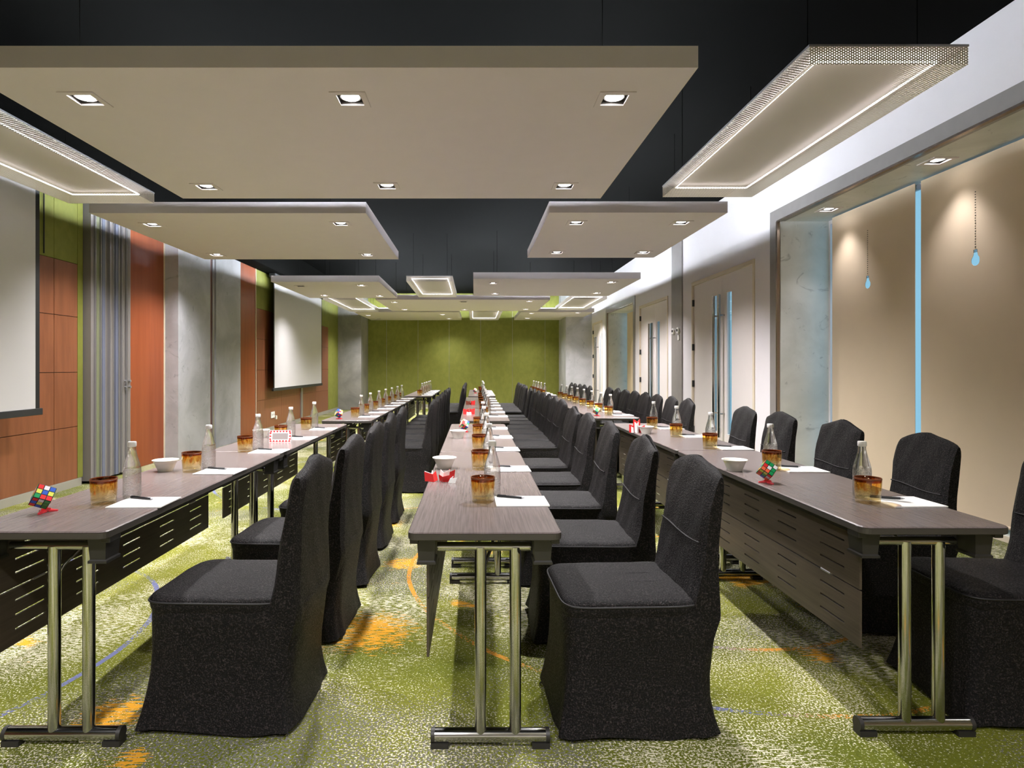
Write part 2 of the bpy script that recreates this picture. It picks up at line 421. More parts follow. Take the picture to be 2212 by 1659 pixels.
vpanel(XL2, 16.7, 17.25, 0.08, ZC, M['green'], 'green_panel'); vpanel(XL2, 17.25, 17.9, 0.08, ZC, M['green'], 'green_panel')
MB().box(-4.4, -3.32, 17.9, YB + 0.05, 0, ZC).build('column', M['plaster_d'], wl)
bb = struct(MB().box(-4.3, XL + 0.012, YF, 6.5, 0, 0.08).build('baseboard_left', M['base']))
MB().box(-4.1, XL2 + 0.012, 11.18, 17.9, 0, 0.08).build('baseboard_length', M['base'], bb)

# ---- folding partition stack in the left wall
fp = thing('folding_partition', 'grey folding partition leaves stacked upright beside the orange panel', 'partition', (XL, 6.92, 0))
pm = ['greyp', 'olive', 'bluegrey', 'greyp', 'greyp', 'bluegrey', 'greyp', 'greyp', 'greyp']
for i, k in enumerate(pm):
    y0 = -0.365 + i * 0.082
    MB().box(-0.02, 0.075 + 0.012 * (i % 3), y0, y0 + 0.050, 0.03, ZC - 0.02).build('leaf', M[k], fp)
    MB().box(0.02, 0.095 + 0.010 * (i % 2), y0 + 0.052, y0 + 0.063, 0.03, ZC - 0.02).build('edge_profile', M['alu'], fp)
    MB().box(0.0, 0.05, y0 + 0.063, y0 + 0.081, 0.03, ZC - 0.02).build('dark_gap', M['scrblack'], fp)  # black strip stands for the dark gap between leaves
for yy in (0.22, 0.31):
    for zz in (1.02, 1.09): MB().cyl((0.10, yy, zz), (0.125, yy, zz), 0.014, n=10).build('latch', M['alu'], fp, True)

# ---- right wall with doors and window recesses
WX = 3.97
wr = struct(MB().slab(YF, YB, 0, ZC, XR, WX, [(YF - 0.1 + 0.1001, 6.80, 0.0, 2.90), (7.36, 9.49, -0.1, 2.56), (10.66, 12.50, -0.1, 2.50), (12.98, 15.68, 0.0, 2.66), (16.15, 17.45, -0.1, 2.5)], 'yzx').build('wall_right', M['white']))
MB().box(2.63, XR, 17.6, YB, 0, ZC).build('column', M['plaster'], wr)
# grey strip column between the doors, two round controls on it
MB().box(XR - 0.02, XR, 9.91, 10.17, 0, ZC).build('grey_strip', M['gtrim'], wr)
MB().box(XR - 0.012, XR, 10.18, 10.45, 0, ZC).build('grey_strip', M['gtrim'], wr)

def recess(y0, y1, ztop, nm, far=True):
    t = struct(MB().box(XR - 0.015, XR + 0.06, y1, y1 + 0.16, 0, ztop + 0.14).build(nm, M['gtrim']))     # far upright
    MB().box(XR - 0.015, XR + 0.06, y0, y1, ztop, ztop + 0.14).build('head_trim', M['gtrim'], t)
    MB().box(XR - 0.022, XR + 0.02, y1 - 0.02, y1 + 0.012, 0, ztop + 0.0).build('edge_bead', M['bronze'], t)
    MB().box(XR - 0.022, XR + 0.02, y0, y1, ztop - 0.005, ztop + 0.012).build('edge_bead', M['bronze'], t)
    MB().box(XR + 0.012, WX, y1 - 0.03, y1 - 0.001, 0, ztop).build('jamb_lining', M['plaster_l'], t)
    return t
tr1 = recess(-2.9, 6.80, 2.87, 'trim_1')
MB().slab(-2.9, 6.77, XR + 0.06, WX, 2.87, 2.899, [(6.26 - 0.065, 6.26 + 0.065, 3.565, 3.695), (4.79 - 0.065, 4.79 + 0.065, 3.565, 3.695), (3.32 - 0.065, 3.32 + 0.065, 3.565, 3.695), (1.85 - 0.065, 1.85 + 0.065, 3.565, 3.695)], 'yxz').build('soffit', M['plaster_l'], tr1)
tr2 = recess(12.99, 15.52, 2.62, 'trim_2')
MB().box(XR - 0.015, XR + 0.06, 12.84, 12.985, 0, 2.76).build('near_upright', M['gtrim'], tr2)
MB().box(XR + 0.06, WX, 12.99, 15.49, 2.62, 2.655).build('soffit', M['plaster_l'], tr2)
MB().box(WX - 0.02, WX, 12.98, 15.68, 0, 0.12).build('sill_wall', M['white'], tr2)
def window(n, y0, y1, z0, z1, step):
    w = struct(MB().slab(y0, y1, z0, z1, WX - 0.045, WX, [(a + 0.03, min(a + step, y1) - 0.03, z0 + 0.08, z1 - 0.04) for a in [y0 + step * i for i in range(int((y1 - y0) / step + 0.999))]], 'yzx').build('window_%d' % n, M['white']))
    for i in range(int((y1 - y0) / step + 0.999)):
        a = y0 + step * i; b = min(a + step, y1)
        MB().box(WX - 0.025, WX - 0.019, a + 0.03, b - 0.03, z0 + 0.08, z1 - 0.04).build('pane', M['glass'], w)
window(1, -2.9, 6.77, 0.0, 2.87, 1.27)
window(2, 12.99, 15.5, 0.0, 2.62, 1.3)
sill = struct(MB().box(3.80, WX - 0.05, -2.9, 6.76, 0.0, 0.045).build('trim_3', M['cream']))

# ---- blinds with a bulb shaped cut-out
def blind_mesh(w, h, bulb_y, bulb_z):
    cu = bpy.data.curves.new('blind_outline', 'CURVE'); cu.dimensions = '2D'; cu.fill_mode = 'BOTH'; cu.extrude = 0.0015
    def poly(pts):
        sp = cu.splines.new('POLY'); sp.points.add(len(pts) - 1); sp.use_cyclic_u = True
        for p, q in zip(sp.points, pts): p.co = (q[0], q[1], 0, 1)
    poly([(-w/2, 0), (w/2, 0), (w/2, h), (-w/2, h)])
    if bulb_z:
        pts = [(bulb_y + 0.041 * math.sin(a), bulb_z - 0.041 * math.cos(a)) for a in [math.radians(-142 + 284 * i / 24) for i in range(25)]]
        pts += [(bulb_y + 0.016, bulb_z + 0.062), (bulb_y + 0.016, bulb_z + 0.084), (bulb_y - 0.016, bulb_z + 0.084), (bulb_y - 0.016, bulb_z + 0.062)]
        poly(pts)
    o = bpy.data.objects.new('tmp_outline', cu); COL.objects.link(o)
    me = bpy.data.meshes.new_from_object(o.evaluated_get(bpy.context.evaluated_depsgraph_get()))
    bpy.data.objects.remove(o); bpy.data.curves.remove(cu)
    me.transform(Matrix(((0, 0, 1, 0), (1, 0, 0, 0), (0, 1, 0, 0), (0, 0, 0, 1))))
    me.materials.clear(); me.materials.append(M['blind'])
    return me
def blind(x, y0, y1, z0, z1, by, bz, label):
    t = thing('roller_blind', label, 'blind', (x, (y0 + y1) / 2, z0), group='tan roller blinds over the windows')
    yc = (y0 + y1) / 2
    place('cloth', blind_mesh(y1 - y0, z1 - z0, by - yc if bz else 0, bz - z0 if bz else None), t)
    MB().cyl((0.0, -(y1 - y0) / 2, 0.0), (0.0, (y1 - y0) / 2, 0.0), 0.012, n=8).build('hem_bar', M['blind'], t, True)
    MB().cyl((0.035, -(y1 - y0) / 2, z1 - z0 - 0.03), (0.035, (y1 - y0) / 2, z1 - z0 - 0.03), 0.026, n=12).build('roller', M['alu'], t, True)
    if bz:
        m = MB()
        for k in range(22):
            zz = bz - z0 + 0.10 + 0.02 * k; m.box(-0.004, -0.0016, by - yc - 0.005 + 0.0012 * (k % 3), by - yc + 0.004, zz, zz + 0.007)
        m.build('bulb_cord', M['tedge'], t)
        m = MB()
        for k in range(3): m.box(-0.004, -0.0016, by - yc - 0.018, by - yc + 0.018, bz - z0 + 0.062 + 0.008 * k, bz - z0 + 0.066 + 0.008 * k)
        m.build('bulb_thread', M['tedge'], t)
    return t
blind(3.83, 5.31, 6.54, 0.10, 2.85, 5.95, 2.06, 'tan roller blind with bulb cut-out, next to the grey jamb')
blind(3.83, 4.00, 5.24, 0.10, 2.85, 4.67, 2.07, 'tan roller blind with large bulb cut-out at the right frame edge')
blind(3.83, 2.70, 3.94, 0.10, 2.85, 3.32, 2.07, 'tan roller blind nearest the camera on the right')
blind(3.83, 0.10, 2.64, 0.10, 2.85, 1.4, None, 'wide tan roller blind beside the camera')
blind(3.83, -2.85, 0.04, 0.10, 2.85, -1.4, None, 'wide tan roller blind behind the camera')
blind(3.83, 13.02, 15.32, 0.10, 2.60, 13.9, None, 'tan roller blind in the far window recess')

# ---- double doors
def door(n, y0, y1, ztop, ys, st=0.12, detail=True):
    d = struct(MB().slab(y0 - 0.0, y1 + 0.0, 0, ztop, XR - 0.012, XR + 0.10, [(y0 + 0.045, y1 - 0.045, -0.1, ztop - 0.05)], 'yzx').build('door_%d' % n, M['cream']))
    for a, b, s in ((y0 + 0.048, ys - 0.003, 1), (ys + 0.003, y1 - 0.048, -1)):
        e = b if s > 0 else a                                  # meeting edge
        g0, g1 = sorted((e - s * 0.17, e - s * (0.17 + 0.15)))
        leaf = MB().slab(a, b, 0.01, ztop - 0.055, XR + 0.015, XR + 0.06, [(g0, g1, 0.35, 2.26 if n == 1 else 2.1)], 'yzx').build('door_leaf', M['door'], d)
        MB().box(XR + 0.032, XR + 0.04, g0, g1, 0.35, 2.26 if n == 1 else 2.1).build('glass_strip', M['glass'], leaf)
        hy = e - s * 0.095
        h = MB().cyl((XR - 0.06, hy, 0.30), (XR - 0.06, hy, 2.24 if n == 1 else 2.08), 0.017, n=14).build('pull_handle', M['chrome'], leaf, True)
        for z in (0.62, 1.96 if n == 1 else 1.8): MB().cyl((XR - 0.06, hy, z), (XR + 0.016, hy, z), 0.011, n=10).build('standoff', M['chrome'], leaf, True)
        hg = a if s > 0 else b
        for z in ((0.3, 1.0, 1.56, 2.24) if s < 0 else ()): MB().box(XR - 0.016, XR + 0.02, hg - 0.012, hg + 0.012, z - 0.05, z + 0.05).build('hinge', M['dgrey'], leaf)
    return d
door(1, 7.36, 9.49, 2.56, 8.39)
door(2, 10.66, 12.50, 2.50, 11.53)
door(3, 16.15, 17.45, 2.50, 16.8)
sw = thing('room_controller', 'round white controls and small plate on the grey wall strip', 'switch', (XR - 0.02, 10.04, 1.86))
MB().cyl((0, 0, 0), (-0.03, 0, 0), 0.05, n=20).build('dial', M['cap'], sw, True)
MB().cyl((-0.03, 0, 0), (-0.04, 0, 0), 0.022, n=16).build('knob', M['dgrey'], sw, True)
MB().box(-0.015, 0, -0.03, 0.03, -0.16, -0.08).build('plate', M['cap'], sw)
sw2 = thing('room_controller', 'round white control on the darker half of the wall strip', 'switch', (XR - 0.012, 10.31, 1.86))
MB().cyl((0, 0, 0), (-0.03, 0, 0), 0.05, n=20).build('dial', M['cap'], sw2, True)
MB().cyl((-0.03, 0, 0), (-0.04, 0, 0), 0.022, n=16).build('knob', M['dgrey'], sw2, True)

# ---- projection screens
def screen(y0, y1, z0, label):
    t = thing('projection_screen', label, 'screen', (-3.86, (y0 + y1) / 2, z0), group='pull-down projection screens on the left side')
    w = (y1 - y0) / 2; h = 2.97 - z0
    MB().box(-0.002, 0.002, -w + 0.05, w - 0.05, 0.05, h).build('cloth', M['screen'], t)
    MB().box(-0.003, 0.0025, -w, -w + 0.05, 0.05, h).build('side_border', M['scrblack'], t)
    MB().box(-0.003, 0.0025, w - 0.05, w, 0.05, h).build('side_border', M['scrblack'], t)
    MB().box(-0.03, 0.012, -w - 0.03, w + 0.03, 0.0, 0.06).build('bottom_bar', M['dgrey'], t, bevel=0.006)
    c = MB().box(-0.06, 0.06, -w - 0.08, w + 0.08, h, h + 0.08).build('case', M['scrblack'], t, bevel=0.01)
screen(2.10, 5.42, 0.83, 'large white projection screen with black border at the left frame edge')
screen(11.74, 15.45, 0.79, 'white projection screen hanging before the far veneer wall')
cable = MB().tube([(XL + 0.012, 5.93, z) for z in (2.36, 2.7, 3.05)], 0.006, 6).build('screen_cable', M['scrblack'], None, True)
tag(cable, 'thin black cable running down the green wall beside the near screen', 'cable')
tk = MB().box(XL2, XL2 + 0.03, 14.02, 14.14, 0.08, 2.3).build('cable_trunking', M['alu'], None, bevel=0.004)
tag(tk, 'grey vertical cable trunking below the far projection screen', 'trunking')
so = thing('power_socket', 'white double power socket low on the far veneer wall', 'socket', (XL2, 12.1, 0.30))
MB().box(0, 0.012, -0.11, 0.11, -0.05, 0.07).build('plate', M['cap'], so, bevel=0.003)
MB().box(0, 0.03, 0.14, 0.20, -0.09, -0.02).build('small_plate', M['cap'], so, bevel=0.003)
for yy in (-0.05, 0.05): MB().box(0.012, 0.014, yy - 0.012, yy + 0.012, 0.0, 0.025).build('outlet', M['dgrey'], so)

# ================================================================ ceiling rafts and lamps
FR = MB().slab(-0.095, 0.095, -0.095, 0.095, -0.006, 0.004, [(-0.064, 0.064, -0.064, 0.064)], 'xyz').mesh('frame', M['raft'])
HS = MB().add([(x, y, z) for z in (0.0, 0.085) for x, y in ((-0.064,-0.064),(0.064,-0.064),(0.064,0.064),(-0.064,0.064))],
              [(0,1,5,4),(1,2,6,5),(2,3,7,6),(3,0,4,7),(4,5,6,7)]).mesh('housing', M['recess'], fix=False)
LP = MB().lathe([(0.0, 0.000), (0.025, 0.002), (0.046, 0.008), (0.048, 0.03), (0.0, 0.032)], 24).mesh('lamp', M['lamp'], True)
LPO = LP.copy(); LPO.materials.clear(); LPO.materials.append(M['dgrey'])
RG = MB().lathe([(0.0485, 0.012), (0.056, 0.010), (0.058, 0.04), (0.0485, 0.04), (0.0485, 0.012)], 24).mesh('lamp_ring', M['alu'], True)
def downlight(x, y, z, label, power=SPOT_W, size=132, off=False):
    t = thing('recessed_downlight', label, 'downlight', (x, y, z), group='square recessed downlights')
    place('frame', FR, t); place('housing', HS, t); place('lamp', LPO if off else LP, t); place('lamp_ring', RG, t)
    if off: return t
    ld = bpy.data.lights.new('downlight_beam', 'SPOT'); ld.energy = power; ld.spot_size = math.radians(size); ld.spot_blend = 1.0
    ld.shadow_soft_size = 0.045; ld.color = (1.0, 0.975, 0.985)
    lo = bpy.data.objects.new('downlight_beam', ld); COL.objects.link(lo); lo.parent = t; lo.location = (0, 0, -0.012)
    return t

def raft(x0, x1, y0, y1, label, lights, where, cove_on=True):
    cx, cy = (x0 + x1) / 2, (y0 + y1) / 2; w, d = (x1 - x0) / 2, (y1 - y0) / 2
    t = thing('ceiling_raft', label, 'ceiling panel', (cx, cy, ZP), group='white suspended ceiling rafts')
    hs = [(x - cx - 0.0645, x - cx + 0.0645, y - cy - 0.0645, y - cy + 0.0645) for x, y, _ in lights]
    MB().slab(-w, w, -d, d, 0, 0.105, hs, 'xyz').build('board', M['raft'], t)
    g = 0.16
    for a in () if not cove_on else ((-w+g, w-g, -d+g, -d+g+0.02), (-w+g, w-g, d-g-0.02, d-g), (-w+g, -w+g+0.02, -d+g+0.03, d-g-0.03), (w-g-0.02, w-g, -d+g+0.03, d-g-0.03)):  # strips left off the unseen raft to keep the nearest raft's front dark
        MB().box(*a, 0.106, 0.122).build('led_strip', M['cove'], t)
    for sx in (-1, 1):
        for sy in (-1, 1): MB().cyl((sx*(w-0.4), sy*(d-0.3), 0.105), (sx*(w-0.4), sy*(d-0.3), ZC-ZP), 0.0025, n=6).build('hanger_rod', M['black'], t)
    for x, y, nm in lights:
        off = nm.endswith('unlit')
        downlight(x, y, ZP, 'square recessed downlight, %s %s' % (nm, where), 0.0 if off else SPOT_W * (0.55 if y > 17.9 else 1.0), off=off)
    return t
raft(-2.5, 1.08, 2.95, 5.24, 'large white ceiling raft nearest the camera with six downlights',
     [(-2.10, 3.30, 'front left of six'), (-0.67, 3.30, 'front middle of six'), (0.755, 3.30, 'front right of six'), (-2.15, 4.90, 'rear left of six'), (-0.70, 4.88, 'rear middle of six'), (0.72, 4.88, 'rear right of six')], 'in the nearest large raft')
raft(-3.62, -1.02, 5.74, 8.20, 'white ceiling raft over the left row, behind the nearest large raft',
     [(-3.27, 6.20, 'front left'), (-1.35, 6.16, 'front right'), (-3.32, 7.86, 'rear left'), (-1.38, 7.86, 'rear right')], 'in the left second raft')
raft(0.70, 2.37, 5.72, 8.08, 'white ceiling raft over the right row, beside the black gap',
     [(1.02, 6.12, 'front left'), (2.07, 6.12, 'front right'), (1.04, 7.70, 'rear left'), (2.13, 7.70, 'rear right')], 'in the right second raft')
raft(-3.45, -1.62, 10.35, 12.80, 'white ceiling raft in front of the far projection screen',
     [(-3.10, 10.90, 'front left, unlit'), (-2.0, 10.80, 'front right'), (-3.02, 12.30, 'rear left'), (-1.92, 12.40, 'rear right')], 'in the raft by the far screen')
raft(-0.02, 2.72, 10.0, 12.40, 'wide white ceiling raft reaching towards the right wall, third row',
     [(0.32, 10.50, 'front left'), (2.33, 10.40, 'front right'), (0.40, 12.0, 'rear left'), (2.38, 11.9, 'rear right')], 'in the right third raft')
raft(-2.12, 1.62, 13.1, 15.75, 'white ceiling raft between two small perforated trays, fourth row',
     [(-1.78, 13.6, 'front left of six'), (-0.24, 13.5, 'front middle of six, unlit'), (1.20, 13.4, 'front right of six'), (-1.75, 15.3, 'rear left of six'), (-0.25, 15.3, 'rear middle of six'), (1.27, 15.2, 'rear right of six')], 'in the central fourth raft')
raft(-3.18, -0.40, 16.05, 18.85, 'white ceiling raft at the back wall, left side',
     [(-2.95, 17.0, 'front left'), (-0.87, 16.75, 'front right'), (-2.85, 18.2, 'rear left, unlit'), (-0.75, 18.2, 'rear right')], 'in the left rearmost raft')
raft(1.22, 3.15, 16.05, 18.80, 'white ceiling raft at the back wall, right side',
     [(1.53, 16.4, 'front left'), (2.74, 16.2, 'front right'), (1.56, 18.0, 'rear left'), (2.85, 18.2, 'rear right, unlit')], 'in the right rearmost raft')
raft(-2.5, 1.6, -2.6, 0.35, 'unseen white ceiling raft above and behind the camera',
     [(-2.1, 0.05, 'front left'), (-0.4, 0.05, 'front middle'), (1.2, 0.05, 'front right'), (-2.1, -1.3, 'rear left'), (-0.4, -1.3, 'rear middle'), (1.2, -1.3, 'rear right')], 'in the unseen raft behind the camera', False)  # unseen raft, put in for the light of its six downlights
for y, nm in ((6.26, 'beside the grey jamb'), (4.79, 'above the large bulb cut-out'), (3.32, 'added out of view, third from the grey jamb'), (1.85, 'added out of view, fourth from the grey jamb')):
    downlight(3.63, y, 2.87, 'square recessed downlight in the window soffit, ' + nm, 40, 88)  # the two nearest the camera are out of view, added to brighten the blinds
dl = downlight(3.66, 14.3, 2.62, 'square recessed downlight in the far window soffit', 45, 84)

def tray(x0, x1, y0, y1, label):
    cx, cy = (x0 + x1) / 2, (y0 + y1) / 2; w, d = (x1 - x0) / 2, (y1 - y0) / 2; h = 0.09
    t = thing('perforated_light_tray', label, 'ceiling light', (cx, cy, ZP), group='perforated metal light trays')
    me = bpy.data.meshes.new('perforated_tray')
    V = [(-w,-d,0),(w,-d,0),(w,d,0),(-w,d,0),(-w,-d,h),(w,-d,h),(w,d,h),(-w,d,h)]
    Fs = [(0,3,2,1),(0,1,5,4),(1,2,6,5),(2,3,7,6),(3,0,4,7)]
    me.from_pydata(V, [], Fs); uv = me.uv_layers.new(name='UVMap')
    for p in me.polygons:
        for li in p.loop_indices:
            co = V[me.loops[li].vertex_index]; nx, ny, nz = (abs(c) for c in p.normal)
            uv.data[li].uv = (co[0], co[1]) if nz > 0.5 else ((co[1], co[2]) if nx > 0.5 else (co[0], co[2]))
    me.materials.append(M['perf']); place('perforated_tray', me, t)
    MB().box(-w + 0.004, w - 0.004, -d + 0.004, d - 0.004, h - 0.006, h).build('cover', M['raft'], t)
    g = 0.085
    pts = [(-w+g, -d+g, 0.055), (w-g, -d+g, 0.055), (w-g, d-g, 0.055), (-w+g, d-g, 0.055)]
    for a, b in zip(pts, pts[1:] + pts[:1]): MB().cyl(a, b, 0.005, n=6).build('led_strip', M['tray'], t)
    m = MB().slab(-w - 0.002, w + 0.002, -d - 0.002, d + 0.002, h - 0.004, h + 0.006, [(-w + 0.01, w - 0.01, -d + 0.01, d - 0.01)], 'xyz')
    m.build('rim', M['alu'], t)
    for sx in (-1, 1):
        for sy in (-1, 1): MB().cyl((sx*(w-0.1), sy*(d-0.2), h), (sx*(w-0.1), sy*(d-0.2), ZC-ZP), 0.0025, n=6).build('hanger_rod', M['black'], t)
tray(1.60, 2.36, 2.92, 5.20, 'large perforated metal light tray glowing at its edges, upper right')
tray(-3.58, -2.83, 2.92, 5.40, 'perforated metal light tray at the left frame edge')
tray(-1.15, -0.37, 10.3, 12.65, 'small perforated light tray before the dark gap in the middle')
tray(-3.25, -2.50, 13.1, 15.9, 'perforated light tray beside the far projection screen')
tray(2.05, 2.82, 13.0, 15.5, 'perforated light tray close to the right wall, far end')
tray(-0.14, 0.73, 16.0, 18.8, 'perforated light tray at the green back wall')

# ================================================================ tables
def rrect(x0, x1, y0, y1, r, n=5):
    p = []
    for cx, cy, a0 in ((x1-r, y1-r, 0), (x0+r, y1-r, 90), (x0+r, y0+r, 180), (x1-r, y0+r, 270)):
        for i in range(n + 1):
            a = math.radians(a0 + 90 * i / n); p.append((cx + r*math.cos(a), cy + r*math.sin(a)))
    return p
TW = 0.24
def make_table(L):
    t = place('folding_table', None); t.empty_display_size = 0.1
    hl = L / 2
    def ring(i, z): return [(x, y, z) for x, y in rrect(-TW + i, TW - i, -hl + i, hl - i, 0.028)]
    MB().rings([ring(0.003, 0.736), ring(0.0, 0.7385), ring(0.004, 0.742)]).build('tabletop', M['table'], t)
    MB().rings([ring(0.004, 0.716), ring(0.0, 0.719), ring(0.0, 0.737)]).build('edge_band', M['tedge'], t)
    for sy in (-1, 1):
        ye = sy * (hl - 0.135)
        MB().cyl((-0.155, ye, 0.660), (0.155, ye, 0.660), 0.0145, n=14).build('crossbar', M['chrome'], t, True)
        for x in (-0.012, 0.103): MB().cyl((x, ye, 0.035), (x, ye, 0.660), 0.0195, n=18).build('leg', M['chrome'], t, True)
        ft = MB().cyl((-0.165, ye, 0.036), (0.205, ye, 0.036), 0.0225, n=18).build('foot_bar', M['chrome'], t, True)
        for a, b in ((-0.176, -0.163), (0.203, 0.216)):
            MB().cyl((a, ye, 0.036), (b, ye, 0.036), 0.0235, n=16).build('end_cap', M['bplas'], ft, True)
            MB().box(a if a < 0 else a - 0.045, b + 0.045 if a < 0 else b, ye - 0.02, ye + 0.02, 0.0, 0.018).build('foot_pad', M['bplas'], ft)
        MB().tube([(-0.012, ye - sy*0.014, 0.55), (0.0, ye - sy*0.03, 0.585), (0.03, ye - sy*0.09, 0.64), (0.045, ye - sy*0.26, 0.705)], 0.0055, 8).build('brace', M['chrome'], t, True)
        for sx in (-1, 1):
            bx = sx * 0.185; yb = sy * (hl - 0.085)
            a = MB(); a.rings([[(bx + sx0*0.030, yb + sy0*0.042, 0.718) for sx0, sy0 in ((-1,-1),(1,-1),(1,1),(-1,1))],
                               [(bx + sx0*0.025, yb + sy0*0.036, 0.640) for sx0, sy0 in ((-1,-1),(1,-1),(1,1),(-1,1))],
                               [(bx + sx0*0.030, yb + sy0*0.040, 0.636) for sx0, sy0 in ((-1,-1),(1,-1),(1,1),(-1,1))],
                               [(bx + sx0*0.030, yb + sy0*0.040, 0.628) for sx0, sy0 in ((-1,-1),(1,-1),(1,1),(-1,1))]])
            a.build('corner_bracket', M['bplas'], t)
            MB().box(sx*0.222 - 0.014, sx*0.222 + 0.014, sy*(hl-0.06) - 0.03, sy*(hl-0.06) + 0.03, 0.698, 0.717).build('stacking_stud', M['bplas'], t, bevel=0.003)
    for x in (-0.185, 0.185): MB().box(x - 0.012, x + 0.012, -hl + 0.13, hl - 0.13, 0.69, 0.718).build('rail', M['bplas'], t)
    # two-leaf modesty panel with rows of slots
    ml = hl - 0.10; n = 5; pitch = 2 * ml / n
    for z0, z1 in ((0.505, 0.685), (0.310, 0.499)):
        holes = []
        for c in range(n):
            y = -ml + pitch * (c + 0.5)
            for r in range(3):
                z = z0 + (z1 - z0) * (0.26 + 0.26 * r); holes.append((y - 0.075, y + 0.075, z - 0.0035, z + 0.0035))
        MB().slab(-ml, ml, z0, z1, -0.188, -0.180, holes, 'yzx').build('modesty_panel', M['modesty'], t)
    for y in (-ml + 0.2, ml - 0.2): MB().cyl((-0.184, y - 0.03, 0.502), (-0.184, y + 0.03, 0.502), 0.006, n=8).build('hinge', M['alu'], t, True)
    return t
ROWS = {   # row: groups of (table centre x, near end y, lengths, place depths, chair depths)
    'left':   [(-1.387, 1.90, (1.8, 1.8), [2.30, 2.99, 3.70, 4.38, 5.03], [2.30, 3.00, 3.70, 4.40, 5.10]),
               (-1.23, 5.85, (1.5, 1.5, 1.5), [6.30 + .6*i for i in range(7)], [6.30 + .6*i for i in range(7)]),
               (-1.0, 10.75, (1.5, 1.5), [11.1 + .52*i for i in range(5)], [11.1 + .52*i for i in range(5)])],
    'middle': [(0.032, 1.89, (1.8, 1.8), [2.32, 3.06, 3.79, 4.46, 5.10], [2.27, 2.96, 3.70, 4.40, 5.10]),
               (0.10, 5.85, (1.5, 1.5, 1.5), [6.34 + .6*i for i in range(7)], [6.30 + .6*i for i in range(7)]),
               (0.13, 10.75, (1.5, 1.5), [11.1 + .5*i for i in range(5)], [11.1 + .52*i for i in range(5)])],
    'right':  [(1.483, 1.955, (1.8, 1.8), [2.31, 3.05, 3.85, 4.50, 5.10], [2.33, 3.07, 3.79, 4.52, 5.15]),
               (1.43, 6.15, (1.45, 1.45, 1.45), [6.50 + .53*i for i in range(8)], [6.42 + .53*i for i in range(8)]),
               (1.25, 10.90, (1.5, 1.5), [11.2 + .5*i for i in range(5)], [10.95 + .52*i for i in range(5)])]}
protos = {}
def get_table(L):
    if L not in protos: protos[L] = make_table(L); return protos[L]
    return copy_tree(protos[L])

